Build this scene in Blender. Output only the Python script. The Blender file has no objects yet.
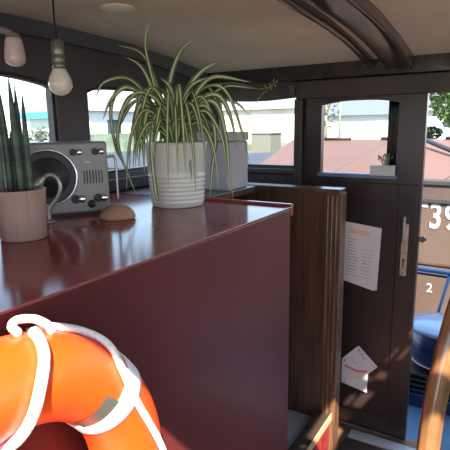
import bpy, bmesh, math, random
from mathutils import Vector, Matrix
random.seed(7)
C = bpy.context.scene.collection
PI = math.pi
R = math.radians

# ------------------------------------------------------------------ materials
def lin(c):
    return tuple(((x/255)/12.92 if x/255 <= .04045 else ((x/255+.055)/1.055)**2.4) for x in c)
MATS = {}
def mat(name, col, rough=.5, metal=0, col2=None, scale=8, stretch=(1, 1, 1), bump=0, bscale=None, coat=0, spec=.5,
        trans=0, sss=0, detail=5, lo=.35, hi=.65, coords='Object'):
    if name in MATS: return MATS[name]
    m = bpy.data.materials.new(name); m.use_nodes = True
    nt = m.node_tree; b = nt.nodes['Principled BSDF']
    b.inputs['Base Color'].default_value = (*lin(col), 1)
    b.inputs['Roughness'].default_value = rough
    b.inputs['Metallic'].default_value = metal
    b.inputs['Specular IOR Level'].default_value = spec
    b.inputs['Coat Weight'].default_value = coat
    b.inputs['Coat Roughness'].default_value = .08
    b.inputs['Transmission Weight'].default_value = trans
    if col2 or bump:
        tc = nt.nodes.new('ShaderNodeTexCoord'); mp = nt.nodes.new('ShaderNodeMapping')
        mp.inputs['Scale'].default_value = stretch
        nt.links.new(tc.outputs[coords], mp.inputs['Vector'])
        n = nt.nodes.new('ShaderNodeTexNoise'); n.inputs['Scale'].default_value = scale; n.inputs['Detail'].default_value = detail
        nt.links.new(mp.outputs[0], n.inputs['Vector'])
        if col2:
            r = nt.nodes.new('ShaderNodeValToRGB')
            r.color_ramp.elements[0].position = lo; r.color_ramp.elements[1].position = hi
            r.color_ramp.elements[0].color = (*lin(col), 1); r.color_ramp.elements[1].color = (*lin(col2), 1)
            nt.links.new(n.outputs['Fac'], r.inputs[0]); nt.links.new(r.outputs[0], b.inputs['Base Color'])
        if bump:
            n2 = nt.nodes.new('ShaderNodeTexNoise'); n2.inputs['Scale'].default_value = bscale or scale
            nt.links.new(mp.outputs[0], n2.inputs['Vector'])
            bp = nt.nodes.new('ShaderNodeBump'); bp.inputs['Strength'].default_value = bump; bp.inputs['Distance'].default_value = .01
            nt.links.new(n2.outputs['Fac'], bp.inputs['Height']); nt.links.new(bp.outputs[0], b.inputs['Normal'])
    MATS[name] = m
    return m
def glass_mat(name, tint=(235, 240, 240), refl=.06):
    m = bpy.data.materials.new(name); m.use_nodes = True; nt = m.node_tree; nt.nodes.clear()
    o = nt.nodes.new('ShaderNodeOutputMaterial'); mx = nt.nodes.new('ShaderNodeMixShader')
    t = nt.nodes.new('ShaderNodeBsdfTransparent'); t.inputs[0].default_value = (*lin(tint), 1)
    g = nt.nodes.new('ShaderNodeBsdfGlossy'); g.inputs['Roughness'].default_value = .02
    mx.inputs[0].default_value = refl
    nt.links.new(t.outputs[0], mx.inputs[1]); nt.links.new(g.outputs[0], mx.inputs[2]); nt.links.new(mx.outputs[0], o.inputs[0])
    return m

M_dark = mat('dark_painted_wood', (62, 46, 40), .45, col2=(50, 38, 34), scale=5, stretch=(1, 1, .25), bump=.06, bscale=30)
M_darkgrey = mat('dark_grey_paint', (88, 81, 83), .5, col2=(78, 72, 73), scale=5)
M_door = mat('door_paint', (54, 38, 36), .32, col2=(45, 32, 30), scale=6, stretch=(3, 3, .3), bump=.05, bscale=20)
M_varn = mat('varnished_brown_wood', (100, 70, 52), .3, col2=(72, 50, 39), scale=9, stretch=(6, 6, .35), coat=.3, bump=.05)
M_post = mat('varnished_post_wood', (112, 78, 54), .3, col2=(74, 51, 38), scale=10, stretch=(7, 7, .4), coat=.3)
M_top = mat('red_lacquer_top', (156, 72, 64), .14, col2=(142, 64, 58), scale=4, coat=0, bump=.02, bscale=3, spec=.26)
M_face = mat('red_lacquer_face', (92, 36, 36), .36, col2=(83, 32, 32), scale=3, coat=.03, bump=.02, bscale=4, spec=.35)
M_sill = mat('red_painted_wood', (150, 44, 40), .4, col2=(96, 30, 30), scale=14, stretch=(1, 1, 3))
M_ceil = mat('ceiling_paint', (222, 198, 172), .6, col2=(206, 182, 158), scale=2.2, bump=.06, bscale=2.5, spec=.3)
M_beam = mat('dark_gloss_beam', (52, 42, 38), .22, coat=.5, col2=(40, 32, 29), scale=8)
M_floor = mat('bounce_floor', (128, 92, 66), .5, col2=(104, 74, 54), scale=10)  # floor tone lightened to bounce warm light up to the ceiling
M_pale = mat('pale_tread', (176, 172, 165), .6, col2=(160, 156, 150), scale=10)
M_steel = mat('brushed_metal', (170, 165, 160), .35, 1)
M_chrome = mat('chrome', (225, 225, 225), .08, 1)
M_plate = mat('worn_lock_plate', (205, 178, 165), .35, .6, col2=(180, 150, 138), scale=30)
M_glass = glass_mat('window_glass', refl=.035)
M_white = mat('white_glaze', (222, 218, 208), .22, coat=.3)
M_terra = mat('brown_grey_pot', (176, 144, 130), .45, col2=(165, 134, 121), scale=20, stretch=(6, 6, .3))
M_soil = mat('soil', (46, 34, 26), .9, bump=.6, scale=60)
M_leafg = mat('leaf_green', (96, 120, 66), .4, col2=(74, 98, 52), scale=20)
M_leafc = mat('leaf_cream', (206, 206, 158), .4)
M_snake = mat('snake_leaf', (58, 84, 58), .4, col2=(34, 54, 40), scale=14, stretch=(1, 1, 5), lo=.45, hi=.55)
M_stem = mat('runner_stem', (150, 150, 90), .5)
M_radio = mat('radio_shell', (140, 136, 133), .4, .25, col2=(133, 129, 126), scale=8)
M_radiod = mat('radio_dark', (38, 38, 40), .5)
M_cone = mat('speaker_cone', (60, 62, 68), .55)
M_ring = mat('life_ring_orange', (238, 76, 18), .38, col2=(230, 70, 15), scale=5)
M_band = mat('white_band', (240, 238, 232), .5)
M_refl = mat('grey_reflective_patch', (88, 88, 80), .35, .2)
M_rope = mat('white_rope', (240, 236, 230), .7, bump=.5, bscale=250, scale=200)
M_stone = mat('brown_stone', (186, 148, 118), .6, col2=(168, 132, 104), scale=20)
M_box = mat('lilac_grey_box', (186, 174, 178), .6, col2=(176, 165, 168), scale=6)
M_boxline = mat('box_edge', (120, 110, 114), .6)
M_paper = mat('paper', (226, 206, 204), .7)
M_peach = mat('peach_print', (228, 180, 140), .7)
M_ink = mat('grey_ink', (150, 135, 145), .7)
M_dink = mat('dark_ink', (70, 60, 65), .7)
M_pink = mat('pink_print', (220, 110, 130), .7)
M_yel = mat('pale_yellow_print', (225, 205, 150), .7)
M_wheel = mat('wheel_wood', (134, 95, 58), .25, col2=(98, 68, 42), scale=14, stretch=(1, 1, 1), coat=.6)
M_bulb = mat('bulb_glass', (250, 240, 222), .2, coat=.4)
M_sock = mat('bulb_socket', (128, 124, 104), .25, coat=.3, metal=.3)
M_cord = mat('cord', (30, 26, 26), .6)
M_shade = mat('lamp_shade_glass', (242, 212, 208), .25, coat=.4)
M_arm = mat('lamp_arm', (150, 130, 130), .4)
# outside
M_hull = mat('faded_rust_hull', (82, 64, 52), .75, col2=(73, 55, 43), scale=2.5, detail=8, bump=.1)
M_hull2 = mat('rust_band', (70, 56, 48), .8, col2=(57, 43, 36), scale=4, detail=8)
M_hatch = mat('faded_red_hatch', (94, 65, 50), .7, col2=(87, 59, 46), scale=1.2, detail=6)
M_dline = mat('dark_rubbing_strip', (41, 35, 33), .6)
M_wtext = mat('white_stencil', (140, 137, 133), .6)
M_blue = mat('light_blue_paint', (60, 92, 130), .35)
M_navy = mat('dark_blue_paint', (16, 27, 66), .3, coat=.3)
M_lid = mat('pale_blue_lid', (115, 128, 142), .25, coat=.3)
M_deck = mat('blue_deck', (74, 98, 116), .5, col2=(66, 90, 108), scale=5)
M_black = mat('black_slat', (24, 24, 27), .5)
M_water = mat('canal_water', (80, 92, 86), .12, bump=.4, bscale=1.5, col2=(70, 82, 76), scale=1)
M_quay = mat('quay_ground', (110, 108, 98), .9, col2=(80, 88, 62), scale=.6)
M_cream = mat('cream_wall', (196, 188, 164), .8)
M_wwall = mat('white_wall', (200, 200, 200), .8)
M_groof = mat('grey_roof', (132, 132, 132), .7, col2=(120, 120, 120), scale=1)
M_slate = mat('dark_slate_roof', (88, 92, 94), .7)
M_turq = mat('turquoise_roof', (48, 140, 152), .6)
M_bwall = mat('grey_shed', (96, 92, 80), .8)
M_fence = mat('grey_green_fence', (120, 128, 112), .8, col2=(88, 100, 80), scale=3)
M_treeg = mat('tree_foliage', (80, 104, 44), .7, col2=(50, 76, 28), scale=3)
M_hedge = mat('hedge_foliage', (64, 76, 48), .8, col2=(44, 56, 36), scale=3)
M_bark = mat('pale_bark', (128, 120, 100), .85)
M_teal = mat('teal_boat', (70, 130, 130), .4)
M_win = mat('dark_window_glass', (48, 56, 64), .1)
M_green = mat('dark_green_blind', (16, 19, 13), .9, spec=.1)

# ------------------------------------------------------------------ mesh helpers
class MB:
    def __init__(s): s.bm = bmesh.new(); s.mi = 0; s.mats = []
    def use(s, m):
        if m not in s.mats: s.mats.append(m)
        s.mi = s.mats.index(m); return s
    def face(s, vs, smooth=False):
        try: f = s.bm.faces.new(vs)
        except ValueError: return None
        f.material_index = s.mi; f.smooth = smooth; return f
    def box(s, x0, x1, y0, y1, z0, z1, M=None):
        v = [Vector((x, y, z)) for z in (z0, z1) for y in (y0, y1) for x in (x0, x1)]
        if M: v = [M @ p for p in v]
        v = [s.bm.verts.new(p) for p in v]
        for q in ((0, 2, 3, 1), (4, 5, 7, 6), (0, 1, 5, 4), (2, 6, 7, 3), (0, 4, 6, 2), (1, 3, 7, 5)): s.face([v[i] for i in q])
        return s
    def hexa(s, pts):
        v = [s.bm.verts.new(p) for p in pts]
        for q in ((0, 2, 3, 1), (4, 5, 7, 6), (0, 1, 5, 4), (2, 6, 7, 3), (0, 4, 6, 2), (1, 3, 7, 5)): s.face([v[i] for i in q])
        return s
    def lathe(s, prof, c=(0, 0, 0), n=32, M=None, smooth=True, cap0=True, cap1=True):
        rings = []
        for r, z in prof:
            ring = []
            for i in range(n):
                a = 2*PI*i/n; p = Vector((r*math.cos(a), r*math.sin(a), z))
                if M: p = M @ p
                ring.append(s.bm.verts.new(p + Vector(c)))
            rings.append(ring)
        for a, b in zip(rings, rings[1:]):
            for i in range(n): s.face([a[i], a[(i+1) % n], b[(i+1) % n], b[i]], smooth)
        if cap0: s.face(rings[0][::-1])
        if cap1: s.face(rings[-1])
        return s
    def tube(s, pts, r, n=10, closed=False, smooth=True, rz=None):
        pts = [Vector(p) for p in pts]; N = len(pts); rings = []
        up = Vector((0, 0, 1))
        prev = None
        for i, p in enumerate(pts):
            if closed: t = pts[(i+1) % N] - pts[i-1]
            else: t = pts[min(i+1, N-1)] - pts[max(i-1, 0)]
            t.normalize()
            if prev is None:
                a = t.cross(up)
                if a.length < .05: a = t.cross(Vector((1, 0, 0)))
            else: a = prev - t*prev.dot(t)
            a.normalize(); prev = a; b = t.cross(a)
            rr = r(i/(N-1)) if callable(r) else r
            rings.append([s.bm.verts.new(p + a*math.cos(2*PI*k/n)*rr + b*math.sin(2*PI*k/n)*(rz or rr)) for k in range(n)])
        for i in range(N if closed else N-1):
            A, B = rings[i], rings[(i+1) % N]
            for k in range(n): s.face([A[k], A[(k+1) % n], B[(k+1) % n], B[k]], smooth)
        if not closed: s.face(rings[0][::-1]); s.face(rings[-1])
        return s
    def prism(s, poly, M, d):
        a = [s.bm.verts.new(M @ Vector((u, v, 0))) for u, v in poly]; b = [s.bm.verts.new(M @ Vector((u, v, d))) for u, v in poly]
        s.face(a[::-1]); s.face(b); n = len(poly)
        for i in range(n): s.face([a[i], a[(i+1) % n], b[(i+1) % n], b[i]])
        return s
    def build(s, name, m=None, parent=None, bevel=0, loc=None):
        bmesh.ops.recalc_face_normals(s.bm, faces=s.bm.faces)
        me = bpy.data.meshes.new(name)
        if loc is not None:
            for v in s.bm.verts: v.co -= Vector(loc)
        s.bm.to_mesh(me); s.bm.free()
        if s.mats:
            for x in s.mats: me.materials.append(x)
        elif m: me.materials.append(m)
        o = bpy.data.objects.new(name, me); C.objects.link(o)
        if loc is not None: o.location = loc
        if parent:
            o.parent = parent
            # geometry is written in world space for most parts: undo the parent's placement
            base = o.location.copy(); q = parent; off = Vector((0, 0, 0))
            while q: off += q.location; q = q.parent
            o.location = base - off
        if bevel:
            b = o.modifiers.new('bevel', 'BEVEL'); b.width = bevel; b.segments = 2; b.limit_method = 'ANGLE'
        return o
def thing(name, label, cat, loc=(0, 0, 0), group=None):
    o = bpy.data.objects.new(name, None); C.objects.link(o); o.location = loc; o.empty_display_size = .05
    o['label'] = label; o['category'] = cat
    if group: o['group'] = group
    return o
def tag(o, label, cat, group=None, kind=None):
    o['label'] = label; o['category'] = cat
    if group: o['group'] = group
    if kind: o['kind'] = kind
    return o
def struct(o): o['kind'] = 'structure'; return o
def spline(pts, n=8):
    P = [Vector(p) for p in pts]; P = [2*P[0]-P[1]] + P + [2*P[-1]-P[-2]]; out = []
    for i in range(1, len(P)-2):
        for k in range(n):
            t = k/n; a, b, c, d = P[i-1:i+3]
            out.append(.5*((2*b)+(c-a)*t+(2*a-5*b+4*c-d)*t*t+(3*b-a-3*c+d)*t**3))
    out.append(P[-2]); return out

# ------------------------------------------------------------------ walls
def fz(y):                                   # height of the ceiling along the cabin
    pts = [(-9, 1.79), (1.1, 1.79), (1.5, 1.775), (1.8, 1.745), (2.1, 1.70), (9, 1.55)]
    for (a, za), (b, zb) in zip(pts, pts[1:]):
        if y <= b: return za+(zb-za)*(y-a)/(b-a)
def arch(u0, u1, z, rise, p=4):              # flat arch: drops towards both ends
    def f(u):
        t = abs((u-(u0+u1)/2)/((u1-u0)/2)); return z - rise*t**p
    return f
def wall(mb, axis, c0, c1, u0, u1, z0, ztop, holes):
    """axis 'x': wall lies in the plane x=c0..c1 and runs along y; axis 'y' the other way"""
    cuts = {u0, u1}
    for h in holes:
        cuts |= {h[0], h[1]}
        for k in range(1, 16): cuts.add(h[0]+(h[1]-h[0])*k/16)
    for k in range(1, 14): cuts.add(u0+(u1-u0)*k/14)
    cuts = sorted(c for c in cuts if u0-1e-6 <= c <= u1+1e-6)
    def cell(a, b, za, zb, zc, zd):
        if zc-za < 1e-4 and zd-zb < 1e-4: return
        pts = []
        for (lo, hi) in ((0, 0), (1, 1)):
            pass
        def P(u, c, z): return Vector((c, u, z)) if axis == 'x' else Vector((u, c, z))
        mb.hexa([P(a, c0, za), P(b, c0, zb), P(a, c1, za), P(b, c1, zb), P(a, c0, zc), P(b, c0, zd), P(a, c1, zc), P(b, c1, zd)])
    T = ztop if callable(ztop) else (lambda u: ztop)
    for a, b in zip(cuts, cuts[1:]):
        m = (a+b)/2; hs = [h for h in holes if h[0] < m < h[1]]
        z = (z0, z0)
        for h in hs:
            f = h[3] if callable(h[3]) else (lambda u, v=h[3]: v)
            cell(a, b, z[0], z[1], h[2], h[2]); z = (f(a), f(b))
        cell(a, b, z[0], z[1], T(a), T(b))
    return mb

XL = -1.4; YF = 2.1; XR = .9; YB = -.7
w1 = (.72, 1.165, 1.27, lambda y: 1.632-.030*max(0, (y-.9)/.265)**2); w2 = (1.305, 1.97, 1.27, arch(1.305, 1.97, 1.612, .02, 6))
mb = MB(); wall(mb, 'x', XL-.05, XL, YB-.05, YF+.05, 0, lambda y: fz(y)+.02, [w1, w2]); struct(mb.build('wall_left', M_darkgrey))
w3 = (-1.34, -.897, 1.252, lambda x: 1.590-.012*math.sin((x+1.34)/.443*PI))
mb = MB(); wall(mb, 'y', YF, YF+.05, XL, XR+.05, 0, lambda x: fz(YF)+.02, [w3, (-.885, .55, 0, 1.575)]); struct(mb.build('wall_far', M_dark))
w4 = (-.5, .62, .95, 1.65); w5 = (.72, 1.95, .95, 1.62)  # unseen windows added in the right wall to brighten the cabin
mb = MB(); wall(mb, 'x', XR, XR+.05, YB-.05, YF, 0, lambda y: fz(y)+.02, [w4, w5]); struct(mb.build('wall_right', M_darkgrey))
mb = MB(); wall(mb, 'y', YB-.05, YB, XL, XR, 0, lambda x: fz(YB)+.02, [(-1.3, -.45, 1.0, 1.62), (-.3, .8, .02, 1.62)]); struct(mb.build('wall_back', M_darkgrey))  # back window and opening are unseen, added to let light in
mb = MB(); mb.box(XL-.05, XR+.05, YB-.05, YF+.05, -.06, 0); struct(mb.build('floor', M_floor))

# glass and slim frames of the windows
def win_frame(name, axis, c, h, glass=True):
    u0, u1, z0, f = h; F = f if callable(f) else (lambda u: f)
    def P(u, cc, z): return Vector((cc, u, z)) if axis == 'x' else Vector((u, cc, z))
    fr = MB(); n = 16; t = .012
    out = [(u0, z0), (u1, z0)] + [(u0+(u1-u0)*(1-k/n), F(u0+(u1-u0)*(1-k/n))) for k in range(n+1)]
    cx, cz = (u0+u1)/2, (z0+F((u0+u1)/2))/2
    inn = [(min(max(u, u0+t), u1-t), z0+t if abs(z-z0) < 1e-6 else z-t) for u, z in out]
    A = [[fr.bm.verts.new(P(u, c+d, z)) for u, z in out] for d in (.0, .03)]; B = [[fr.bm.verts.new(P(u, c+d, z)) for u, z in inn] for d in (.0, .03)]
    L = len(out)
    for i in range(L):
        j = (i+1) % L
        fr.face([A[0][i], A[0][j], B[0][j], B[0][i]]); fr.face([A[1][i], A[1][j], B[1][j], B[1][i]])
        fr.face([B[0][i], B[0][j], B[1][j], B[1][i]]); fr.face([A[0][i], A[0][j], A[1][j], A[1][i]])
    w = struct(fr.build(name, M_dark))
    g = MB(); g.face([g.bm.verts.new(P(u, c+.015, z)) for u, z in inn]); g.build('pane', M_glass, w)
    return w
win_frame('window_1', 'x', XL-.04, w1); win_frame('window_2', 'x', XL-.04, w2); win_frame('window_3', 'y', YF+.01, w3)
win_frame('added_window_4', 'x', XR+.01, w4); win_frame('added_window_5', 'x', XR+.01, w5); win_frame('added_window_6', 'y', YB-.04, (-1.3, -.45, 1.0, 1.62))  # frames for the window openings added out of view for light

# ceiling with an unseen roof hatch and slots, added to shape the sun patches
hx0, hx1 = -.20, .86
holes = [(-.20, .86, -.62, -.075), (.39, .50, -.062, .08), (.345, .50, .125, .30), (.34, .50, .34, .62), (.41, .44, .735, .80), (.445, .50, .74, .83), (.40, .445, .86, .89), (.44, .49, .88, .925), (.425, .445, .955, 1.03), (.46, .485, .97, 1.05), (.42, .475, 1.075, 1.12)]  # cut-outs placed so sun falls on ring, wheel, sill and door
xs = sorted({XL-.05, XR+.05} | {v for h in holes for v in h[:2]}); ys = sorted({YB-.05, YF+.05, 1.3, 1.5, 1.65, 1.8, 1.95, 2.1} | {v for h in holes for v in h[2:]} | {-.3+.2*k for k in range(7)})
mb = MB()
for a, b in zip(xs, xs[1:]):
    for c, d in zip(ys, ys[1:]):
        mx, my = (a+b)/2, (c+d)/2
        if any(h[0] < mx < h[1] and h[2] < my < h[3] for h in holes): continue
        mb.hexa([Vector((a, c, fz(c))), Vector((b, c, fz(c))), Vector((a, d, fz(d))), Vector((b, d, fz(d))),
                 Vector((a, c, fz(c)+.02)), Vector((b, c, fz(c)+.02)), Vector((a, d, fz(d)+.02)), Vector((b, d, fz(d)+.02))])
bmesh.ops.remove_doubles(mb.bm, verts=mb.bm.verts, dist=1e-5)
struct(mb.build('ceiling', M_ceil))
# trims: coving on the far wall, header over the door, mast trims on the left wall
def bar(name, x0, x1, y0, y1, z0, z1, m, bevel=.004): return struct(MB().box(x0, x1, y0, y1, z0, z1).build(name, m, bevel=bevel))
bar('trim_1', XL, XR, YF-.05, YF, 1.645, 1.71, M_beam)
bar('trim_2', -.895, XR, YF-.03, YF, 1.566, 1.643, M_dark)
bar('trim_3', -.905, -.866, YF-.022, YF, 0, 1.565, M_dark)
bar('trim_4', XL, -.906, YF-.018, YF, 1.225, 1.248, M_dark)
bar('trim_5', XL, XL+.03, YB, YF-.055, 1.205, 1.25, M_dark)
mb = MB()
ysx = [YB+.01+(YF-.06-YB)*k/20 for k in range(21)]
for a, b in zip(ysx, ysx[1:]): mb.hexa([Vector((XL, a, fz(a)-.045)), Vector((XL+.03, a, fz(a)-.045)), Vector((XL, b, fz(b)-.045)), Vector((XL+.03, b, fz(b)-.045)),
                                      Vector((XL, a, fz(a)-.001)), Vector((XL+.05, a, fz(a)-.001)), Vector((XL, b, fz(b)-.001)), Vector((XL+.05, b, fz(b)-.001))])
struct(mb.build('trim_6', M_darkgrey))
bar('floor_darkener', -.59, .25, 1.70, YF-.09, .0005, .006, M_dark, .002)  # added dark board that covers the lightened floor by the door
bar('trim_7', -.582, XR, YF-.085, YF-.025, .0005, .012, mat('threshold_metal', (190, 182, 172), .45, .3), .002)

# ceiling rails: two long bent dark rails running to the far wall
def rail(name, x0, x1, prof, up, label, m=M_beam):
    mb = MB(); pts = spline([(0, y, z) for y, z in prof], 6); secs = []
    w = (x1-x0)/2; cx = (x0+x1)/2
    for p in pts:
        sec = []
        for k in range(13):
            a = PI*k/12; sec.append(mb.bm.verts.new((cx - w*math.cos(a), p.y, p.z + .012 - .012*math.sin(a)**.6)))
        top = min(p.z+up, fz(p.y)-.001)
        sec.append(mb.bm.verts.new((x1, p.y, max(top, p.z+.013)))); sec.append(mb.bm.verts.new((x0, p.y, max(top, p.z+.013)))); secs.append(sec)
    for a, b in zip(secs, secs[1:]):
        for k in range(len(a)): mb.face([a[k], a[(k+1) % len(a)], b[(k+1) % len(a)], b[k]], k < 12)
    mb.face(secs[0][::-1]); mb.face(secs[-1])
    return tag(mb.build(name, m), label, 'ceiling rail')
rail('hatch_rail', -.575, -.545, [(-.6, 1.762), (1.0, 1.762), (1.3, 1.755), (1.55, 1.745), (1.8, 1.72), (2.045, 1.672)], .1, 'narrow dark bent rail on ceiling, left one of the pair')
rail('hatch_rail', -.492, -.392, [(-.6, 1.745), (1.0, 1.745), (1.3, 1.74), (1.55, 1.728), (1.8, 1.70), (2.045, 1.652)], .1, 'wide dark glossy bent rail on ceiling, right one of the pair')

# ------------------------------------------------------------------ door leaf
dx0, dx1 = -.876, -.342; dy = YF+.004
hole = (-.782, -.450, 1.238, arch(-.782, -.450, 1.552, .016, 2.5))
mb = MB(); wall(mb, 'y', dy, dy+.035, dx0, dx1, .014, lambda x: 1.5748, [hole])
door = struct(mb.build('door_1', M_door))
mb = MB()                                     # raised stiles and rails framing the lower panel
for a in ((dx0+.01, -.80, .03, 1.2), (-.43, dx1-.012, .03, 1.2), (-.80, -.43, 1.12, 1.2), (-.80, -.43, .03, .1)):
    mb.box(a[0], a[1], dy-.008, dy, a[2], a[3])
mb.build('door_frame_boards', M_door, door, bevel=.003)
mb = MB()
mb.box(-.79, -.442, dy-.014, dy, 1.222, 1.236); mb.build('window_ledge', mat('blue_grey_ledge', (96, 112, 140), .4), door)
g = MB(); g.face([g.bm.verts.new(p) for p in ((-.782, dy+.018, 1.238), (-.45, dy+.018, 1.238), (-.45, dy+.018, 1.54), (-.616, dy+.018, 1.553), (-.782, dy+.018, 1.54))]); g.build('pane', glass_mat('clear_glass', refl=.006), door)
lp = MB().box(-.408, -.380, dy-.014, dy-.008, .806, 1.035).build('lock_plate', M_plate, door, bevel=.002); 
kh = MB(); Mx = Matrix.Rotation(PI/2, 4, 'X')
for z in (.82, .93): kh.lathe([(.0035, 0), (.0035, .004)], (-.394, dy-.0125, z), 12, Mx)
kh.box(-.397, -.391, dy-.0165, dy-.013, .845, .872); kh.lathe([(.006, 0), (.006, .004)], (-.394, dy-.0125, .876), 14, Mx); kh.build('keyhole', M_dink, lp)
MB().box(-.404, -.392, dy-.032, dy-.013, .96, 1.068).build('door_handle', M_steel, door, bevel=.004)
mb = MB(); mb.prism([(0, .004), (.014, .004), (.014, -.003), (.036, .015), (.014, .033), (.014, .026), (0, .026)], Matrix.Translation((-.344, dy+.022, .955)) @ Matrix.Rotation(PI/2, 4, 'X'), .012)
mb.build('latch', mat('latch_brown', (110, 85, 78), .4, .4), door)

# dark blind hanging outside the right part of the door window, and the planter with a sprig
o = MB(); z0_, z1_ = 1.20, 1.60; fold = []
for k in range(25):
    x = -.505+.0036*k; yy = YF+.066+.004*math.sin(k*1.3); fold.append([o.bm.verts.new(p) for p in ((x, yy, z0_), (x, yy, z1_), (x, yy+.002, z1_), (x, yy+.002, z0_))])
for a, b in zip(fold, fold[1:]):
    for q in range(4): o.face([a[q], a[(q+1) % 4], b[(q+1) % 4], b[q]], True)
o.face(fold[0]); o.face(fold[-1])
tag(o.build('side_curtain', M_green), 'dark green folded curtain hanging behind right side of door window', 'curtain')
pl = thing('planter', 'small white rectangular planter with sprig at door window', 'planter', (-.49, YF-.035, 1.238))
mb = MB(); mb.box(-.545, -.447, YF-.045, YF-.012, 1.237, 1.28); mb.build('trough', mat('planter_white', (190, 190, 184), .5), pl, bevel=.003)
mb = MB()
for k in range(26):
    a = random.random()*2*PI; r = random.random()*.03; b = Vector((-.485+random.uniform(-.012, .012), YF-.028, 1.278)); h = random.uniform(.02, .05)
    e = b+Vector((r*math.cos(a), r*math.sin(a)*.4, h)); s = Vector((.004, 0, .001))
    mb.tube([b, (b+e)/2+Vector((0, 0, .004)), e], .0007, 4)
    mb.face([mb.bm.verts.new(e-s), mb.bm.verts.new(e+Vector((0, .002, .006))), mb.bm.verts.new(e+s), mb.bm.verts.new(e-Vector((0, .002, .006)))])
mb.build('foliage', mat('sprig_green', (120, 130, 90), .5), pl)

# sheets pinned to the door
dn = thing('notice_sheet', 'large pale printed notice sheet with orange heading on the dark door', 'paper', (-.57, dy-.009, .72))
A = [(-.652, 1.022), (-.492, 1.005), (-.500, .722), (-.516, .716), (-.665, .748)]
mb = MB(); mb.use(M_paper).prism([(x, z) for x, z in A], Matrix(((1, 0, 0, 0), (0, 0, 1, dy-.0105), (0, 1, 0, 0), (0, 0, 0, 1))), .0012)
def strip(mb, m, x0, x1, z0, z1, sk=-.1, y=dy-.0115):
    mb.use(m).face([mb.bm.verts.new((x0, y, z0)), mb.bm.verts.new((x1, y, z0+sk*(x1-x0))), mb.bm.verts.new((x1, y, z1+sk*(x1-x0))), mb.bm.verts.new((x0, y, z1))])
strip(mb, M_peach, -.63, -.545, .972, .992)
for k in range(13): strip(mb, M_ink, -.640, -.600+random.uniform(-.01, .012), .945-.014*k, .948-.014*k)
for k in range(9): strip(mb, M_ink, -.575, -.53+random.uniform(-.01, .012), .90-.016*k, .902-.016*k)
strip(mb, M_dink, -.597, -.593, .842, .847); strip(mb, M_dink, -.562, -.558, .838, .843)
sh = mb.build('sheet', None, dn)
c1_ = thing('card', 'pale square card tilted like a diamond, tucked behind pink striped card', 'card', (-.58, dy-.004, .33))
def quadcard(name, parent, pts, y, deco):
    mb = MB(); mb.use(M_paper).prism(pts, Matrix(((1, 0, 0, 0), (0, 0, 1, y), (0, 1, 0, 0), (0, 0, 0, 1))), .0015); deco(mb, y-.0004); return mb.build(name, None, parent)
def d1(mb, y):
    for k in range(6): strip(mb, M_dink if k < 2 else M_ink, -.575+.012*(k % 3)-.03*(k//3), -.560+.012*(k % 3)-.03*(k//3), .415-.016*k, .419-.016*k, -.5, y)
quadcard('sheet', c1_, [(-.570, .438), (-.478, .353), (-.556, .268), (-.648, .353)], dy-.0100, d1)
c2_ = thing('card', 'pale upright card with pink stripe below the tilted card', 'card', (-.58, dy-.007, .22))
def d2(mb, y):
    strip(mb, M_pink, -.632, -.575, .318, .330, -.25, y); strip(mb, M_pink, -.575, -.525, .304, .315, .2, y)
    strip(mb, M_yel, -.610, -.555, .275, .298, 0, y); strip(mb, M_dink, -.637, -.630, .346, .352, 0, y); strip(mb, M_dink, -.635, -.63, .236, .240, 0, y); strip(mb, M_dink, -.532, -.527, .222, .227, 0, y)
quadcard('sheet', c2_, [(-.645, .355), (-.520, .330), (-.522, .212), (-.645, .232)], dy-.0135, d2)
# small hook and knob on the header
tag(MB().lathe([(.0, -.012), (.008, -.01), (.009, 0), (.005, .008), (.005, .02)], (-.395, YF-.051, 1.665), 12, Matrix.Rotation(-PI/2, 4, 'X')).build('knob', M_darkgrey), 'small dark knob on the header above door', 'knob')
mb = MB(); mb.box(-.925, -.895, YF-.036, YF-.019, 1.585, 1.625); mb.tube([(-.91, YF-.036, 1.61), (-.91, YF-.055, 1.60), (-.91, YF-.055, 1.585)], .004, 8)
tag(mb.build('window_catch', M_darkgrey), 'small dark catch bracket between far window and door', 'bracket')

# ------------------------------------------------------------------ counter, shelf, stairwell
ct = thing('counter', 'long glossy dark red lacquered counter cabinet under left windows', 'counter', (-1.0, .35, 0))
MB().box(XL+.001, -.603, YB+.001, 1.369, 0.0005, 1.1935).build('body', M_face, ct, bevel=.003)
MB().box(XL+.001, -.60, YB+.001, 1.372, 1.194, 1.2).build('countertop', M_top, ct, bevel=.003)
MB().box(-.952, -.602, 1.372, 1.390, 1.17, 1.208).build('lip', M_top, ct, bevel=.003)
MB().box(-.6045, -.5985, YB+.002, 1.372, 1.1975, 1.2015).build('edge_strip', mat('edge_highlight', (150, 86, 78), .25, coat=.4), ct, bevel=.001)  # pale strip stands in for the highlight along the counter edge
MB().tube([(-.604, .298, 1.061), (-.575, .298, 1.061), (-.565, .298, 1.068)], .007, 10).build('hanging_peg', M_beam, ct)
tag(MB().box(XL+.001, -.955, 1.392, 1.80, 1.175, 1.2).build('wall_shelf', M_varn, bevel=.002), 'narrow dark brown shelf in the far left corner', 'shelf')
pp = thing('partition_panel', 'low varnished brown wooden partition with corner post by the door', 'partition', (-1.0, 1.85, 0))
MB().box(XL+.001, -.655, 1.830, 1.862, 0, 1.185).build('board', M_varn, pp, bevel=.002)
mb = MB(); mb.box(XL+.001, -.59, 1.81, 1.885, 1.185, 1.203); mb.build('cap_rail', M_varn, pp, bevel=.003)
mb = MB(); mb.box(-.655, -.585, 1.815, 1.880, 0, 1.184)
for x in (-.640, -.622, -.604): mb.tube([(x, 1.815, 0.02), (x, 1.815, .6), (x, 1.815, 1.18)], .0045, 8)
mb.build('corner_post', M_post, pp, bevel=.003)
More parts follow.
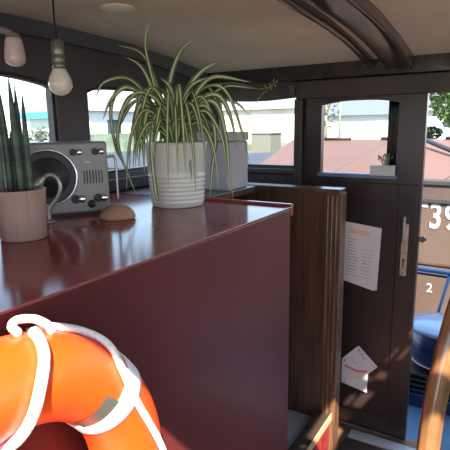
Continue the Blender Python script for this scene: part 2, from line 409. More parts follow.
st = thing('stair_tread', 'pale grey step of the stairwell between counter and partition', 'step', (-.9, 1.6, 0))
MB().box(XL+.02, -.668, 1.378, 1.825, .15, .185).build('tread', M_pale, st, bevel=.004)
MB().box(XL+.03, -.70, 1.40, 1.80, 0, .15).build('riser', M_dark, st)
sl = thing('sill_board', 'red painted raised sill board with dark top edging the stairwell', 'sill', (-.62, 1.6, 0))
MB().box(-.664, -.598, 1.376, 1.813, .195, .232).build('top_board', M_dark, sl, bevel=.004)
mb = MB()
for k in range(4): mb.box(-.650, -.603, 1.38+.108*k, 1.484+.108*k, .001, .194)
mb.build('side_boards', M_sill, sl, bevel=.004)
MB().box(-.6, -.594, 1.378, 1.812, .205, .236).build('edge_strip', mat('edge_strip_bright', (200, 150, 110), .4), sl, bevel=.001)

# ------------------------------------------------------------------ steering wheel
wc = Vector((.172, 1.27, .93)); hd = Vector((.40, .916, 0)).normalized(); Rw = .63
sw = thing('steering_wheel', 'large varnished wooden steering wheel beside the doorway', 'steering wheel', (wc.x, wc.y, 0))
mb = MB(); sections = 96; nrm = hd.cross(Vector((0, 0, 1)))
rings = []
for k in range(sections):
    a = 2*PI*k/sections; d = hd*math.cos(a)+Vector((0, 0, 1))*math.sin(a); ring = []
    for (u, v) in ((-.017, -.006), (-.009, -.014), (.009, -.014), (.017, -.006), (.017, .006), (.009, .014), (-.009, .014), (-.017, .006)):
        ring.append(mb.bm.verts.new(wc+d*(Rw+u)+nrm*v))
    rings.append(ring)
for i in range(sections):
    A, B = rings[i], rings[(i+1) % sections]
    for k in range(8): mb.face([A[k], A[(k+1) % 8], B[(k+1) % 8], B[k]])
mb.build('rim', M_wheel, sw, bevel=.003)
for k in range(8):
    a = 2*PI*(k+.5)/8; d = hd*math.cos(a)+Vector((0, 0, 1))*math.sin(a)
    mb = MB(); mb.tube([wc+d*(.07+(Rw-.09)*t) for t in (0, .15, .3, .5, .7, .85, 1)], lambda t: .012+.005*math.sin(t*PI*2)**2, 12); mb.build('spoke', M_wheel, sw)
mb = MB(); Mh = nrm.to_track_quat('Z', 'Y').to_matrix().to_4x4()
mb.lathe([(.03, -.06), (.08, -.04), (.085, 0), (.08, .04), (.03, .06)], wc, 32, Mh); mb.build('hub', M_wheel, sw)
mb = MB(); p = wc+nrm*.09
if True:
    for s_ in (1,): mb.box(wc.x+nrm.x*.17-.06, wc.x+nrm.x*.17+.06, wc.y+nrm.y*.17-.06, wc.y+nrm.y*.17+.06, 0.001, 1.0)
mb.tube([wc+nrm*.05, wc+nrm*.17], .02, 12); mb.build('pedestal', M_dark, sw)

# ------------------------------------------------------------------ life ring
rc = Vector((-.533, .298, .902)); RR, rr = .232, .061
def tor(phi, th, e=0.0):
    p, t = R(phi), R(th); rad = RR+(rr+e)*math.cos(t)
    return rc+Vector(((rr+e)*math.sin(t), rad*math.sin(p), rad*math.cos(p)))
lr = thing('life_ring', 'orange life ring with white bands and rope against red counter', 'life ring', tuple(rc))
def torus_patch(mb, p0, p1, t0, t1, e, n, m, close_t):
    g = [[mb.bm.verts.new(tor(p0+(p1-p0)*i/n, t0+(t1-t0)*j/m, e)) for j in range(m if close_t else m+1)] for i in range(n+1)]
    for i in range(n):
        for j in range(m):
            jj = (j+1) % m if close_t else j+1
            mb.face([g[i][j], g[i][jj], g[i+1][jj], g[i+1][j]], True)
    return g
mb = MB(); torus_patch(mb, 0, 360, 0, 360, 0, 96, 40, True); bmesh.ops.remove_doubles(mb.bm, verts=mb.bm.verts, dist=1e-5); mb.build('buoy', M_ring, lr)
for k in range(4):
    mb = MB(); c0 = 51+90*k
    g = torus_patch(mb, c0-4.8, c0+4.8, 0, 360, .0022, 6, 40, True)
    for gi, s in ((g[0], -1), (g[-1], 1)):
        low = [mb.bm.verts.new(tor(c0+4.8*s, 360*j/40, -.001)) for j in range(40)]
        for j in range(40): mb.face([gi[j], gi[(j+1) % 40], low[(j+1) % 40], low[j]])
    b = mb.build('band', M_band, lr)
mb = MB(); torus_patch(mb, 38, 46.5, 97, 158, .0018, 6, 16, False); mb.build('reflective_patch', M_refl, lr)
def ring_rope(path, r=.0062, name='grab_rope', e=None):
    pts = spline([tor(p, t, (e if e is not None else r)+(x[0] if x else 0)) for p, t, *x in path], 8)
    mb = MB(); mb.tube(pts, r, 10); return mb.build(name, M_rope, lr)
ring_rope([(12.6, 12), (12, 28), (10.5, 50), (7, 78), (4.5, 103), (2, 128), (-1, 150), (-4, 178)], .0075)
ring_rope([(9.5, 4), (10.5, -12, .004), (13.6, -20, .011), (17.4, -14, .010), (19, 0, .003), (18.2, 12)], .006, 'rope_loop')
ring_rope([(20, -40), (22.5, -20), (25.5, -6), (31, 2), (36, 18), (38.5, 38), (42, 62), (50, 80), (60, 87), (70, 86), (80, 79), (90, 66), (100, 50)], .0058)
ring_rope([(100, 50), (120, 20), (140, 5), (170, 10), (200, 30), (240, 10), (290, 0), (320, -25), (335, -48), (345, -58)], .0058)

# ------------------------------------------------------------------ things on the counter
# spider plant; local pixel-like sketch units, U metres each, in the plane facing the window corner
pc = Vector((-.952, 1.249, 1.2)); U = .00325
pl = thing('spider_plant', 'bushy green and cream spider plant in ribbed white pot on counter', 'potted plant', tuple(pc))
prof = [(.081, 0.0005), (.084, .003)]
z = .012
prof += [(.0845, .008)]
for k in range(7):
    prof += [(.0858+.001*k, z), (.0875+.001*k, z+.004), (.0875+.001*k, z+.008), (.0856+.001*k, z+.0115)]; z += .0135
prof += [(.0935, .115), (.0985, .19), (.100, .203), (.0975, .205), (.094, .2), (.089, .18)]
mb = MB(); mb.lathe(prof, pc, 56, cap1=False); mb.build('pot', M_white, pl)
mb = MB(); mb.lathe([(.01, .176), (.09, .178), (.09, .186), (.04, .19), (.001, .191)], pc, 32); mb.build('soil', M_soil, pl)
e1 = Vector((math.cos(R(37)), math.sin(R(37)), 0)); e2 = Vector((-e1.y, e1.x, 0))
def L3(u, v, d): return pc+e1*((u-172)*U)+Vector((0, 0, .2-(v-145)*U))+e2*d
fol = MB(); fol.mats = [M_leafg, M_leafc]
def leaf(pts, w, twist=0.0):
    P = spline(pts, 6); N = len(P); rows = []
    prev = None
    for i, p in enumerate(P):
        t = (P[min(i+1, N-1)]-P[max(i-1, 0)]).normalized()
        s = t.cross(Vector((0, 0, 1)))
        if s.length < .08: s = prev or e1.copy()
        s.normalize(); fp = t.cross(e2); fp = fp if fp.length < .05 else fp.normalized()
        if s.dot(fp) < 0: fp = -fp
        s = (s*.45+fp*.9).normalized()
        if prev is not None:
            if s.dot(prev) < 0: s = -s
            s = (prev*.7+s*.3); s -= t*s.dot(t); s.normalize()
        prev = s.copy(); nn = s.cross(t)
        f = i/(N-1); ww = w*min(1, .45+f*3)*(1-f**3.2)**.9+.0003
        rows.append([fol.bm.verts.new(p+s*ww*k+nn*ww*.28*abs(k)) for k in (-1, -.33, .33, 1)])
    for a, b in zip(rows, rows[1:]):
        for k in range(3):
            fol.mi = 1 if k == 1 else 0; fol.face([a[k], a[k+1], b[k+1], b[k]], True)
authored = [
 ([(168, 150), (158, 110), (148, 66), (147, 50), (151, 36), (158, 24)], .005, -.02),
 ([(170, 150), (164, 112), (170, 80), (180, 58), (194, 47)], .0075, 0),
 ([(170, 150), (165, 100), (172, 72), (186, 52)], .0055, .03),
 ([(168, 150), (158, 100), (144, 62), (120, 52)], .0065, .02),
 ([(167, 150), (156, 108), (143, 75), (127, 64)], .006, -.02),
 ([(172, 150), (180, 105), (198, 78), (224, 65)], .0085, 0),
 ([(174, 150), (186, 112), (208, 84), (247, 88)], .0085, -.02),
 ([(174, 150), (190, 118), (220, 92), (252, 93)], .006, .03),
 ([(166, 150), (150, 108), (130, 84), (106, 86), (96, 100)], .007, .02),
 ([(166, 150), (148, 108), (128, 92), (112, 104), (104, 122)], .0075, -.03),
 ([(165, 150), (148, 112), (132, 100), (119, 122), (117, 150), (132, 196)], .0075, -.02),
 ([(166, 152), (152, 118), (141, 108), (134, 128), (136, 160)], .0085, -.06),
 ([(167, 152), (156, 122), (147, 115), (142, 140), (142, 172)], .008, -.09),
 ([(168, 152), (160, 124), (153, 120), (149, 150), (152, 192), (156, 198)], .0075, -.1),
 ([(171, 152), (170, 128), (180, 124), (184, 150), (186, 180)], .0065, -.1),
 ([(176, 152), (188, 116), (204, 112), (210, 140), (206, 170), (203, 196)], .0075, -.08),
 ([(176, 152), (192, 112), (212, 108), (221, 140), (223, 170), (227, 202)], .0075, -.05),
 ([(176, 150), (194, 108), (214, 100), (226, 120), (232, 152)], .008, -.03),
 ([(175, 150), (190, 104), (210, 90), (226, 100), (240, 140), (246, 168)], .0055, .02),
 ([(175, 150), (196, 112), (222, 104), (236, 108), (246, 118)], .005, .04),
 ([(172, 150), (172, 110), (168, 92), (160, 84)], .009, -.03),
 ([(172, 150), (178, 112), (188, 92), (204, 84)], .009, -.04),
 ([(171, 150), (176, 120), (186, 108), (192, 118), (196, 140)], .0085, -.08),
 ([(169, 150), (160, 112), (150, 100), (136, 98), (126, 112)], .0085, -.05),
 ([(167, 150), (146, 104), (122, 92), (110, 112), (113, 150), (121, 168)], .006, .03),
]
for pts, w, d in authored:
    n = len(pts); leaf([L3(u, v, d*(i/(n-1))**.8) for i, (u, v) in enumerate(pts)], w*1.18)
for k in range(40):
    a = 2*PI*k/40+random.uniform(-.1, .1); ln = random.uniform(.12, .2); hgt = random.uniform(.05, .19); dr = random.uniform(-.02, .17)
    if math.sin(a) > .35: dr *= .5
    ux, uy = math.cos(a), math.sin(a)*.9
    def Q(r, h): return pc+e1*(r*ux)+e2*(r*uy)+Vector((0, 0, .19+h))
    leaf([Q(.008, -.01), Q(ln*.3, hgt*.75), Q(ln*.62, hgt), Q(ln*.9, hgt*.55-dr*.3), Q(ln, hgt*.2-dr)], random.uniform(.0045, .008))
fol.build('foliage', None, pl)
rn = MB()
rp = [L3(176, 148, 0), L3(205, 105, .0), L3(240, 118, -.01), L3(252, 108, 0), L3(262, 94, .0), L3(273, 87, .0)]
rn.tube(spline([L3(178, 148, 0), L3(192, 100, .0), L3(225, 88, .0), L3(255, 94, 0), L3(272, 90, .01)], 8), .0009, 6)
rn.tube(spline([L3(178, 150, 0), L3(212, 138, -.03), L3(236, 130, -.02), L3(252, 106, -.01), L3(272, 87, .01)], 8), .0009, 6)
for q in [(262, 92), (266, 90), (270, 86), (273, 87), (268, 94), (272, 91)]:
    c = L3(q[0], q[1], .005); rn.tube([c-Vector((0, 0, .004)), c, c+Vector((random.uniform(-.004, .004), 0, .006))], lambda t: .0022*math.sin(PI*min(max(t, .1), .9)), 6)
rn.build('runner', M_stem, pl)

# snake plant in the foreground
sc_ = Vector((-.981, .689, 1.2))
sp = thing('snake_plant', 'snake plant with upright pointed leaves in brown pot, beside the radio', 'potted plant', tuple(sc_))
mb = MB(); mb.lathe([(.048, 0.0005), (.051, .003), (.054, .06), (.0575, .112), (.0585, .116), (.056, .117), (.053, .11), (.052, .1)], sc_, 48, cap1=False); mb.build('pot', M_terra, sp)
mb = MB(); mb.lathe([(.053, .095), (.053, .102), (.001, .104)], sc_, 24); mb.build('soil', M_soil, sp)
s1 = Vector((math.cos(R(57)), math.sin(R(57)), 0)); s2 = Vector((-s1.y, s1.x, 0))
for (u, w, h, lu, dd) in [(-.018, .0085, .268, -.006, .01), (.004, .0085, .265, -.004, -.010), (.012, .0075, .250, .0, .008), (.024, .0065, .232, .001, -.012), (-.036, .0075, .222, -.002, -.01), (-.006, .007, .15, .0, .022)]:
    mb = MB(); base = sc_+s1*u+s2*dd+Vector((0, 0, .1)); n = 12; rows = []
    for i in range(n+1):
        f = i/n; ww = w*(.75+.5*f if f < .4 else .95*(1-((f-.4)/.6)**2.2))+.0004; c = base+Vector((0, 0, h*f))+s1*(lu*f*f)
        a = R(18)*(u*20)*f; d = s1*math.cos(a)+s2*math.sin(a); nn = Vector((-d.y, d.x, 0)); rows.append([mb.bm.verts.new(c+d*ww*k+nn*(ww*.35*k*k+o_)) for o_ in (0, .0022) for k in (-1, -.5, 0, .5, 1)])
    for a, b in zip(rows, rows[1:]):
        for k in range(4): mb.face([a[k], a[k+1], b[k+1], b[k]], True); mb.face([a[k+5], b[k+5], b[k+6], a[k+6]], True)
        mb.face([a[0], b[0], b[5], a[5]]); mb.face([a[4], a[9], b[9], b[4]])
    mb.build('leaf', M_snake, sp)

# radio: local frame, s along the front, t into the cabinet
ra = Vector((-1.156, .885, 1.2)); rt_ = Vector((.588, .809, 0)).normalized(); rn_ = Vector((rt_.y, -rt_.x, 0))
MR = Matrix((( rt_.x, rn_.x, 0, ra.x), (rt_.y, rn_.y, 0, ra.y), (0, 0, 1, 1.2), (0, 0, 0, 1)))   # x=s, y=out of the front, z=up
rad = thing('radio', 'grey retro radio with big round speaker behind the snake plant', 'radio', tuple(ra))
MB().box(-.098, .188, -.125, 0, .006, .213, MR).build('cabinet', M_radio, rad, bevel=.006)
MB().box(-.09, .180, -.115, -.008, 0.0005, .006, MR).build('foot', M_radiod, rad)
Mf = MR @ Matrix.Translation((.018, 0, .114)) @ Matrix.Rotation(-PI/2, 4, 'X')   # lathe z -> out of the front
mb = MB(); mb.lathe([(.074, -.002), (.076, .003), (.079, .005), (.082, .003), (.083, -.002)], (0, 0, 0), 64, Mf, cap0=False, cap1=False); spk = mb.build('speaker_ring', M_chrome, rad)
mb = MB(); mb.lathe([(.076, .0005), (.073, .002), (.069, .001), (.052, -.003)], (0, 0, 0), 64, Mf, cap0=False, cap1=False)
mb.lathe([(.0765, .0008), (.0001, .0008)], (0, 0, 0), 48, Mf, cap0=False, cap1=False)
mb.build('speaker_surround', M_cone, rad)
mb = MB(); mb.lathe([(.058, .0012), (.055, .004), (.02, .003), (.018, .006), (.001, .008)], (0, 0, 0), 48, Mf); mb.build('speaker_cone', M_radiod, rad)
for (s, z_, r_) in [(.108, .184, .008), (.170, .184, .008), (.106, .048, .010), (.170, .048, .010)]:
    Mk = MR @ Matrix.Translation((s, 0, z_)) @ Matrix.Rotation(-PI/2, 4, 'X')
    mb = MB(); mb.lathe([(r_*1.15, 0), (r_*1.15, .003), (r_, .005), (r_, .014), (r_*.8, .016), (.001, .0165)], (0, 0, 0), 24, Mk); k_ = mb.build('knob', M_chrome, rad)
    mb = MB(); mb.lathe([(r_*1.2, .0), (r_*1.25, .004), (r_*1.1, .0045)], (0, 0, 0), 24, MR @ Matrix.Translation((s-.017, 0, z_)) @ Matrix.Rotation(-PI/2, 4, 'X')); mb.build('knob', M_radiod, rad)
mb = MB()
for k in range(7): mb.box(.116+.0085*k, .1195+.0085*k, -.001, .0012, .092, .130, MR)
mb.build('grille', M_radiod, rad)
MB().box(.122, .138, 0, .0015, .152, .157, MR).build('badge', mat('badge_pale', (200, 195, 190), .4), rad)
mb = MB(); mb.lathe([(.012, 0), (.012, .002), (.001, .003)], (0, 0, 0), 24, MR @ Matrix.Translation((.134, 0, .031)) @ Matrix.Rotation(-PI/2, 4, 'X')); mb.build('socket', M_radiod, rad)
mb = MB(); mb.tube(spline([MR @ Vector(p) for p in ((.186, -.02, .165), (.205, -.02, .168), (.214, -.02, .155), (.215, -.02, .08), (.215, -.02, .035))], 8), .0042, 10); mb.build('side_handle', M_steel, rad)

# curved hook shaped ornament between the snake plant and the radio
hk0 = Vector((-1.085, .845, 1.2)); h1 = Vector((math.cos(R(38)), math.sin(R(38)), 0))
def H(u, v): return hk0+h1*(u*.00272)+Vector((0, 0, v*.00272))
mb = MB(); mb.lathe([(.017, 0), (.018, .004), (.006, .008)], hk0, 24)
mb.tube(spline([H(0, 2), H(1, 14), H(9, 24), (H(13, 34)), H(11, 44), H(4, 48), H(-4, 43), H(-9, 36)], 8), lambda t: .0058 if t < .8 else .0058+.006*math.sin((t-.8)*5*PI/1.35), 12)
tag(mb.build('hook_ornament', mat('pale_pewter', (176, 168, 160), .25, .5)), 'pale curved swan neck shaped metal ornament before the speaker', 'ornament')

# smooth brown stone / bun
bc = Vector((-.955, .972, 1.2))
mb = MB(); Ms = Matrix.Rotation(R(40), 4, 'Z') @ Matrix.Diagonal((1, .72, 1, 1))
mb.lathe([(.045, 0), (.050, .003), (.050, .009), (.045, .022), (.034, .033), (.019, .040), (.006, .042), (.0005, .0422)], bc, 40, Ms)
tag(mb.build('pebble', M_stone), 'smooth brown dome shaped stone on the counter beside radio', 'stone')

# pale box in the corner
bx = thing('storage_box', 'pale lilac grey lidded box in the corner behind spider plant', 'box', (-1.07, 1.68, 1.2))
MB().box(-1.17, -.972, 1.60, 1.765, 1.2005, 1.392).build('body', M_box, bx, bevel=.006)
MB().box(-1.174, -.968, 1.596, 1.769, 1.393, 1.428).build('lid', M_box, bx, bevel=.006)

tag(MB().lathe([(.046, 1.789), (.050, 1.786), (.048, 1.782), (.030, 1.779), (.001, 1.778)], (-1.02, 1.09, 0), 40).build('ceiling_cap', mat('cap_paint', (236, 214, 190), .5)), 'small round pale cap on ceiling above the spider plant', 'cap')
# ------------------------------------------------------------------ hanging bulb and wall lamp
bp_ = Vector((-1.083, .918, 0))
bl = thing('pendant_bulb', 'bare frosted bulb in grey socket hanging from the ceiling', 'lamp', (bp_.x, bp_.y, 1.545))
mb = MB(); mb.tube([(bp_.x-.003, bp_.y, 1.789), (bp_.x-.004, bp_.y, 1.74), (bp_.x, bp_.y, 1.68)], .0022, 8); mb.build('cord', M_cord, bl)
mb = MB(); mb.lathe([(.004, .148), (.012, .143), (.0165, .14), (.0175, .136), (.0175, .108), (.0165, .105), (.0180, .102), (.0180, .090), (.0165, .087), (.018, .084), (.018, .070), (.014, .068)][::-1], (bp_.x, bp_.y, 1.538), 28); mb.build('socket', M_sock, bl)
mb = MB(); mb.lathe([(.0005, 0), (.012, .0025), (.022, .009), (.0295, .021), (.0315, .032), (.029, .045), (.023, .058), (.0175, .068), (.0155, .078)], (bp_.x, bp_.y, 1.538), 32); mb.build('glass_bulb', M_bulb, bl)
wp = Vector((-1.215, .882, 1.618))
wl = thing('wall_lamp', 'small frosted pink glass lamp on a short arm at top left', 'lamp', tuple(wp))
mb = MB(); mb.lathe([(.0005, .003), (.014, .005), (.025, .012), (.028, .024), (.027, .042), (.0235, .066), (.021, .075), (.018, .078)], wp, 32); mb.build('glass_shade', M_shade, wl)
mb = MB(); mb.lathe([(.018, .078), (.02, .081), (.014, .089), (.004, .092)], wp, 24); mb.build('holder', M_arm, wl)
mb = MB(); mb.tube(spline([wp+Vector((0, 0, .089)), wp+Vector((-.02, -.03, .098)), wp+Vector((-.06, -.08, .098)), wp+Vector((-.12, -.15, .098)), wp+Vector((-.184, -.22, .098))], 6), .009, 12); mb.build('arm', M_arm, wl)

# ------------------------------------------------------------------ outside: own foredeck
struct(MB().box(-1.6, 2.0, 2.15, 3.05, -.06, 0).build('deck', M_deck))
struct(MB().box(-1.9, 2.2, -1.5, 3.05, -.9, -.065).build('ship_hull', M_navy))
bd = thing('blue_drum', 'round dark blue drum with pale lid on the foredeck', 'drum', (-.27, 2.60, .2))
mb = MB(); mb.lathe([(.12, .205), (.15, .23), (.162, .29), (.165, .40)], (-.27, 2.6, 0), 40); mb.build('body', M_navy, bd)
mb = MB(); mb.lathe([(.166, .396), (.170, .398), (.170, .41), (.16, .42), (.10, .43), (.02, .435), (.001, .435)], (-.27, 2.6, 0), 40); mb.build('lid', M_lid, bd)
mb = MB(); mb.tube([(-.27+.150*math.cos(a), 2.6+.150*math.sin(a), .222) for a in [2*PI*k/32 for k in range(32)]], .004, 8, closed=True); mb.build('hoop', mat('pink_hoop', (200, 160, 165), .4), bd)
cr = thing('slatted_crate', 'dark slatted crate with blue base under the round drum', 'crate', (-.25, 2.6, 0))
mb = MB(); mb.box(-.50, .0, 2.44, 2.80, .0005, .075); mb.build('base', M_navy, cr, bevel=.006)
for k in range(4): MB().box(-.49, -.01, 2.445, 2.79, .082+.029*k, .098+.029*k).build('slat', M_black, cr, bevel=.003)
for x in (-.48, -.25, -.03): 
    for y in (2.46, 2.77): MB().box(x, x+.02, y, y+.02, .075, .2).build('post', M_black, cr)
br = thing('deck_railing', 'light blue tubular railing along the foredeck edge', 'railing', (0, 3.0, 0))
MB().tube([(-1.5, 3.0, .595), (0, 3.0, .578), (1.8, 3.0, .56)], .014, 12).build('top_rail', M_blue, br)
MB().tube([(-1.5, 3.02, .565), (0, 3.02, .546), (1.8, 3.02, .53)], .008, 10).build('lower_rail', M_navy, br)
for (x0, x1) in ((-.30, -.405), (-1.35, -1.35), (.7, .7), (1.7, 1.7)):
    MB().tube([(x0, 3.0, .57), ((x0+x1)/2, 3.0, .3), (x1, 3.0, 0)], .010, 10).build('stanchion', M_blue, br)

# ------------------------------------------------------------------ outside: neighbouring barge
bg = thing('barge', 'faded rust red barge with white stencilled number moored alongside', 'boat', (-1, 4.5, -.6))
MB().box(-6.5, 4, 4.0, 7.2, -.75, .845).build('hull', M_hull, bg, bevel=.01)
MB().box(-6.5, 4, 4.0, 7.2, .868, .985).build('upper_strake', M_hull2, bg)
MB().box(-6.52, 4.02, 3.975, 7.22, .845, .868).build('rubbing_strip', M_dline, bg)
MB().box(-6.52, 4.02, 3.98, 7.22, .985, 1.012).build('gunwale', M_dline, bg)
MB().box(-6.52, 4.02, 3.985, 4.0, .345, .362).build('hull_seam', M_hull2, bg)
mb = MB()
zr = 1.285; zb = 1.013
def ridge(x): return zr+.0
P = [(-2.25, 4.12, zb), (4, 4.12, zb), (-2.30, 5.25, zr), (4, 5.25, zr+.04), (-2.25, 7.1, zb), (4, 7.1, zb)]
v = [mb.bm.verts.new(p) for p in P]; mb.face([v[0], v[1], v[3], v[2]]); mb.face([v[2], v[3], v[5], v[4]]); mb.face([v[0], v[2], v[4]]); mb.face([v[1], v[5], v[3]]); mb.face([v[0], v[4], v[5], v[1]])
hc = mb.build('hatch_cover', M_hatch, bg)
for k in range(9):
    x = -1.9+.62*k; MB().tube([(x, 5.22, zr+.012+.0064*k*.8), (x+.3, 5.22, zr+.014+.0064*k*.8)], .016, 8).build('ridge_batten', M_dline, hc)
for q in ([(-1.45, 4.125, 1.019), (-1.30, 4.7, 1.155), (-1.2, 5.1, 1.255)], [(-.5, 4.125, 1.019), (-.3, 4.6, 1.14)]): MB().tube(q, .004, 6).build('seam_line', M_hull2, hc)
mb = MB(); mb.tube([(-.86, 5.0, 1.315), (-.50, 4.65, 1.20), (.3, 4.3, 1.09)], .022, 10)
tag(mb.build('boat_pole', M_dline), 'dark pole lying across the rust red hatch cover', 'pole')
def text(name, s, x, y, z, size, parent, m, sx=1.0):
    cu = bpy.data.curves.new(name, 'FONT'); cu.body = s; cu.size = size; cu.extrude = .002; cu.offset = size*.022; cu.space_character = 1.12
    t = bpy.data.objects.new('tmp', cu); C.objects.link(t); bpy.context.view_layer.update()
    me = bpy.data.meshes.new_from_object(t.evaluated_get(bpy.context.evaluated_depsgraph_get())); bpy.data.objects.remove(t)
    M = Matrix.Translation((x, y, z)) @ Matrix.Rotation(PI/2, 4, 'X') @ Matrix.Diagonal((sx, 1, 1, 1)); me.transform(M)
    me.materials.clear(); me.materials.append(m)
    o = bpy.data.objects.new(name, me); C.objects.link(o); o.parent = parent; o.location = -Vector(parent.location); return o
text('number_lettering', 'T39', -.715, 3.996, .645, .275, bg, M_wtext, .72)
text('numeral', '2', -.565, 3.996, .115, .105, bg, M_wtext, .9)

# water, quay, far things
struct(MB().box(-60, 40, -12, 26, -.62, -.6).build('canal_water', M_water))
struct(MB().box(-60, 60, 26, 90, -.6, .35).build('quay', M_quay))
struct(MB().box(-60, -13.5, -12, 19.0, -.59, .55).build('quay_bank', M_quay))
def gable(name, label, x0, x1, y0, y1, z0, zw, zr, mw, mr, wins=(), along='x', cat='building'):
    t = thing(name, label, cat, ((x0+x1)/2, (y0+y1)/2, z0))
    MB().box(x0, x1, y0, y1, z0, zw).build('wall', mw, t)
    mb = MB(); e = .3
    if along == 'x': P = [(x0-e, y0-e, zw), (x1+e, y0-e, zw), (x0-e, (y0+y1)/2, zr), (x1+e, (y0+y1)/2, zr), (x0-e, y1+e, zw), (x1+e, y1+e, zw)]
    else: P = [(x0-e, y0-e, zw), (x0-e, y1+e, zw), ((x0+x1)/2, y0-e, zr), ((x0+x1)/2, y1+e, zr), (x1+e, y0-e, zw), (x1+e, y1+e, zw)]
    v = [mb.bm.verts.new(p) for p in P]
    mb.face([v[0], v[1], v[3], v[2]]); mb.face([v[2], v[3], v[5], v[4]]); mb.face([v[0], v[2], v[4]]); mb.face([v[1], v[5], v[3]]); mb.face([v[0], v[4], v[5], v[1]])
    mb.build('roof', mr, t)
    for w in wins: MB().box(*w).build('window', M_win, t)
    return t
gable('warehouse', 'long low cream building with grey roof beyond the far window', -26, -11.6, 30, 36, .35, 2.55, 4.0, M_cream, M_groof)
gable('white_house', 'long white building with grey roof seen through the door window', -10.8, -6.2, 30, 36, .35, 2.0, 3.6, M_wwall, M_slate)
gable('small_house', 'small white house with dark roof beside the green tree', -5.3, -1.5, 32, 36, .35, 2.2, 4.3, M_wwall, M_slate, [(-4.2, -3.7, 31.97, 32, 1.2, 1.8)])
t = thing('cabin_shed', 'small grey cabin behind the barge, seen in far window', 'shed', (-9.3, 18.3, -.6))
MB().box(-9.75, -8.85, 18.0, 19.0, -.5, 1.14).build('wall', M_bwall, t); MB().box(-9.8, -8.8, 17.95, 19.05, 1.14, 1.18).build('roof', M_groof, t)
def boat(x, y, ln, rot, mh, label):
    t = thing('small_boat', label, 'boat', (x, y, -.6), 'small boats beyond the far window'); mb = MB()
    Mx = Matrix.Translation((x, y, -.6)) @ Matrix.Rotation(rot, 4, 'Z')
    st = [(-1, .55, .5), (-.5, .62, .45), (.2, .6, .48), (.7, .38, .58), (1, .03, .7)]; rows = []
    for f, w, h in st: rows.append([mb.bm.verts.new(Mx @ Vector((f*ln/2, s*w*k, z))) for s, k, z in ((-1, .6, -.03), (-1, 1, h), (1, 1, h), (1, .6, -.03))])
    for a, b in zip(rows, rows[1:]):
        for k in range(4): mb.face([a[k], a[(k+1) % 4], b[(k+1) % 4], b[k]])
    mb.face(rows[0]); mb.face(rows[-1]); mb.build('hull', mh, t)
    mb = MB(); mb.hexa([Mx @ Vector(p) for p in ((-ln*.25, -.4, .46), (ln*.15, -.4, .46), (-ln*.25, .4, .46), (ln*.15, .4, .46), (-ln*.2, -.33, .85), (ln*.06, -.33, .85), (-ln*.2, .33, .85), (ln*.06, .33, .85))]); mb.build('cabin', M_wwall, t)
boat(-13.7, 22.2, 2.4, .5, M_wwall, 'small white hulled boat beyond the far window, beside pale box')
boat(-12.3, 20.6, 2.2, .4, M_teal, 'small teal hulled boat beyond the far window, nearest the rust red hatch cover')
boat(-14.6, 24.9, 2.6, .3, M_teal, 'small teal hulled boat beyond the far window, farthest back below the cream building')

def tree(name, label, x, y, z0, h, rad, mfol, n=1400, trunk=.12, cat='tree', ls=.22):
    t = thing(name, label, cat, (x, y, z0))
    mb = MB(); mb.tube([(x, y, z0), (x+.05, y, z0+h*.4), (x-.03, y, z0+h*.75)], lambda f: trunk*(1-.5*f), 10); 
    for k in range(5):
        a = 2*PI*k/5; mb.tube([(x, y, z0+h*.45), (x+rad*.3*math.cos(a), y+rad*.3*math.sin(a), z0+h*.65), (x+rad*.6*math.cos(a), y+rad*.6*math.sin(a), z0+h*.8)], lambda f: trunk*.4*(1-.6*f), 6)
    mb.build('trunk', M_bark, t)
    mb = MB()
    for k in range(n):
        while True:
            p = Vector([random.uniform(-1, 1) for _ in range(3)])
            if .25 < p.length < 1: break
        c = Vector((x+p.x*rad, y+p.y*rad, z0+h*.62+p.z*h*.42)); d = Vector([random.gauss(0, 1) for _ in range(3)]).normalized(); s = d.cross(Vector((.3, .5, .8))).normalized(); q = ls*random.uniform(.6, 1.2)
        mb.face([mb.bm.verts.new(c-d*q), mb.bm.verts.new(c+s*q*.5), mb.bm.verts.new(c+d*q), mb.bm.verts.new(c-s*q*.5)])
    mb.build('foliage', mfol, t)
tree('tree', 'leafy green tree beside the small white house', -3.0, 27.5, .35, 4.4, 1.5, M_treeg, 1500, ls=.2)
tree('bush', 'dark green bush before the small white house', -4.6, 28.5, .35, .9, .9, M_hedge, 600, .05, 'bush', .14)
tree('tree', 'sparse pale tree seen at left of the door window', -10.2, 28.0, .35, 3.4, .9, M_fence, 260, .14, ls=.14)
t = thing('lamp_mast', 'pale upright mast beside the sparse tree', 'mast', (-9.1, 27.4, .35))
MB().tube([(-9.1, 27.4, .35), (-9.1, 27.4, 2), (-9.1, 27.4, 3.6)], .06, 8).build('pole', M_bark, t)

# outside left
gable('long_house', 'long white house with grey roof outside second left window', -19, -15, 14.0, 18.9, .5, 2.15, 3.0, M_wwall, M_groof, [(-15.02, -14.98, 15+2.2*k, 15.8+2.2*k, 1.2, 1.8) for k in range(2)], along='y')
t = thing('kiosk', 'small white kiosk with turquoise roof outside first left window', 'kiosk', (-16, 12.0, .5))
MB().box(-16.6, -15.2, 12.4, 13.4, .5, 1.85).build('wall', M_wwall, t); MB().box(-16.8, -15.0, 12.1, 13.6, 1.85, 2.08).build('roof', M_turq, t)
for y_, h_ in ((8.6, 1.3), (9.6, 1.5), (10.4, 1.25), (11.25, 1.4)): tree('bush', 'sunlit grey green bush, %s outside first left window' % {8.6: 'leftmost', 9.6: 'tallest and second', 10.4: 'third from left', 11.25: 'rightmost by the kiosk'}[y_], -14.5, y_, .5, h_*.75, .38, M_fence, 350, .04, 'bush', .10)
t = thing('fence', 'grey green paling fence on the bank outside left windows', 'fence', (-13.6, 15, .5))
mb = MB()
for k in range(80): mb.box(-13.56, -13.53, 11.5+.09*k, 11.5+.09*k+.07, .55, 1.25)
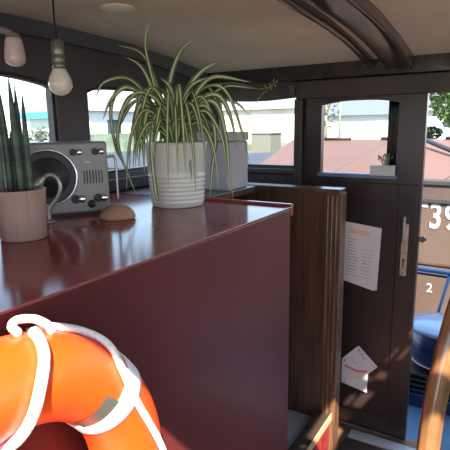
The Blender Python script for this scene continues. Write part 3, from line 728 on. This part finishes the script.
mb.build('palings', M_fence, t); MB().box(-13.6, -13.56, 11.4, 18.8, 1.0, 1.08).build('fence_rail', M_bark, t)

# ------------------------------------------------------------------ light, sky, camera
w = bpy.data.worlds.new('World'); bpy.context.scene.world = w; w.use_nodes = True; nt = w.node_tree; bg_ = nt.nodes['Background']
tc = nt.nodes.new('ShaderNodeTexCoord'); sx = nt.nodes.new('ShaderNodeSeparateXYZ'); rp_ = nt.nodes.new('ShaderNodeValToRGB')
nt.links.new(tc.outputs['Generated'], sx.inputs[0]); nt.links.new(sx.outputs['Z'], rp_.inputs[0])
e = rp_.color_ramp.elements; e[0].position = 0; e[0].color = (1, .97, .92, 1); e[1].position = .7; e[1].color = (.36, .58, 1, 1)
x = rp_.color_ramp.elements.new(.16); x.color = (.54, .76, 1, 1)
nt.links.new(rp_.outputs[0], bg_.inputs[0]); bg_.inputs[1].default_value = SKY = 1.5
sd = bpy.data.lights.new('sun', 'SUN'); sd.energy = 9.2; sd.angle = R(.6); sd.color = (1, .93, .82)
so = bpy.data.objects.new('sun', sd); C.objects.link(so); so.rotation_euler = Vector((-.77, 1, -1.24)).to_track_quat('-Z', 'Y').to_euler()

F = 480.; yaw, pit, rol = R(31.7), R(11.6), R(.9)
fw = Vector((-math.sin(yaw)*math.cos(pit), math.cos(yaw)*math.cos(pit), -math.sin(pit))); rt = Vector((math.cos(yaw), math.sin(yaw), 0)); up = rt.cross(fw)
Rr_ = math.cos(rol)*rt-math.sin(rol)*up; Ur = math.sin(rol)*rt+math.cos(rol)*up
cd = bpy.data.cameras.new('camera'); cam = bpy.data.objects.new('camera', cd); C.objects.link(cam)
cam.matrix_world = Matrix(((Rr_.x, Ur.x, -fw.x, 0), (Rr_.y, Ur.y, -fw.y, 0), (Rr_.z, Ur.z, -fw.z, 1.45), (0, 0, 0, 1)))
cd.sensor_width = 36; cd.lens = 36*F/450; cd.clip_start = .02; cd.clip_end = 300
s = bpy.context.scene; s.camera = cam
s.view_settings.view_transform = 'Standard'; s.view_settings.look = 'None'; s.view_settings.gamma = 1; s.view_settings.exposure = 1.4
s.cycles.max_bounces = 10; s.cycles.diffuse_bounces = 6; s.cycles.transparent_max_bounces = 16; s.cycles.use_denoising = True
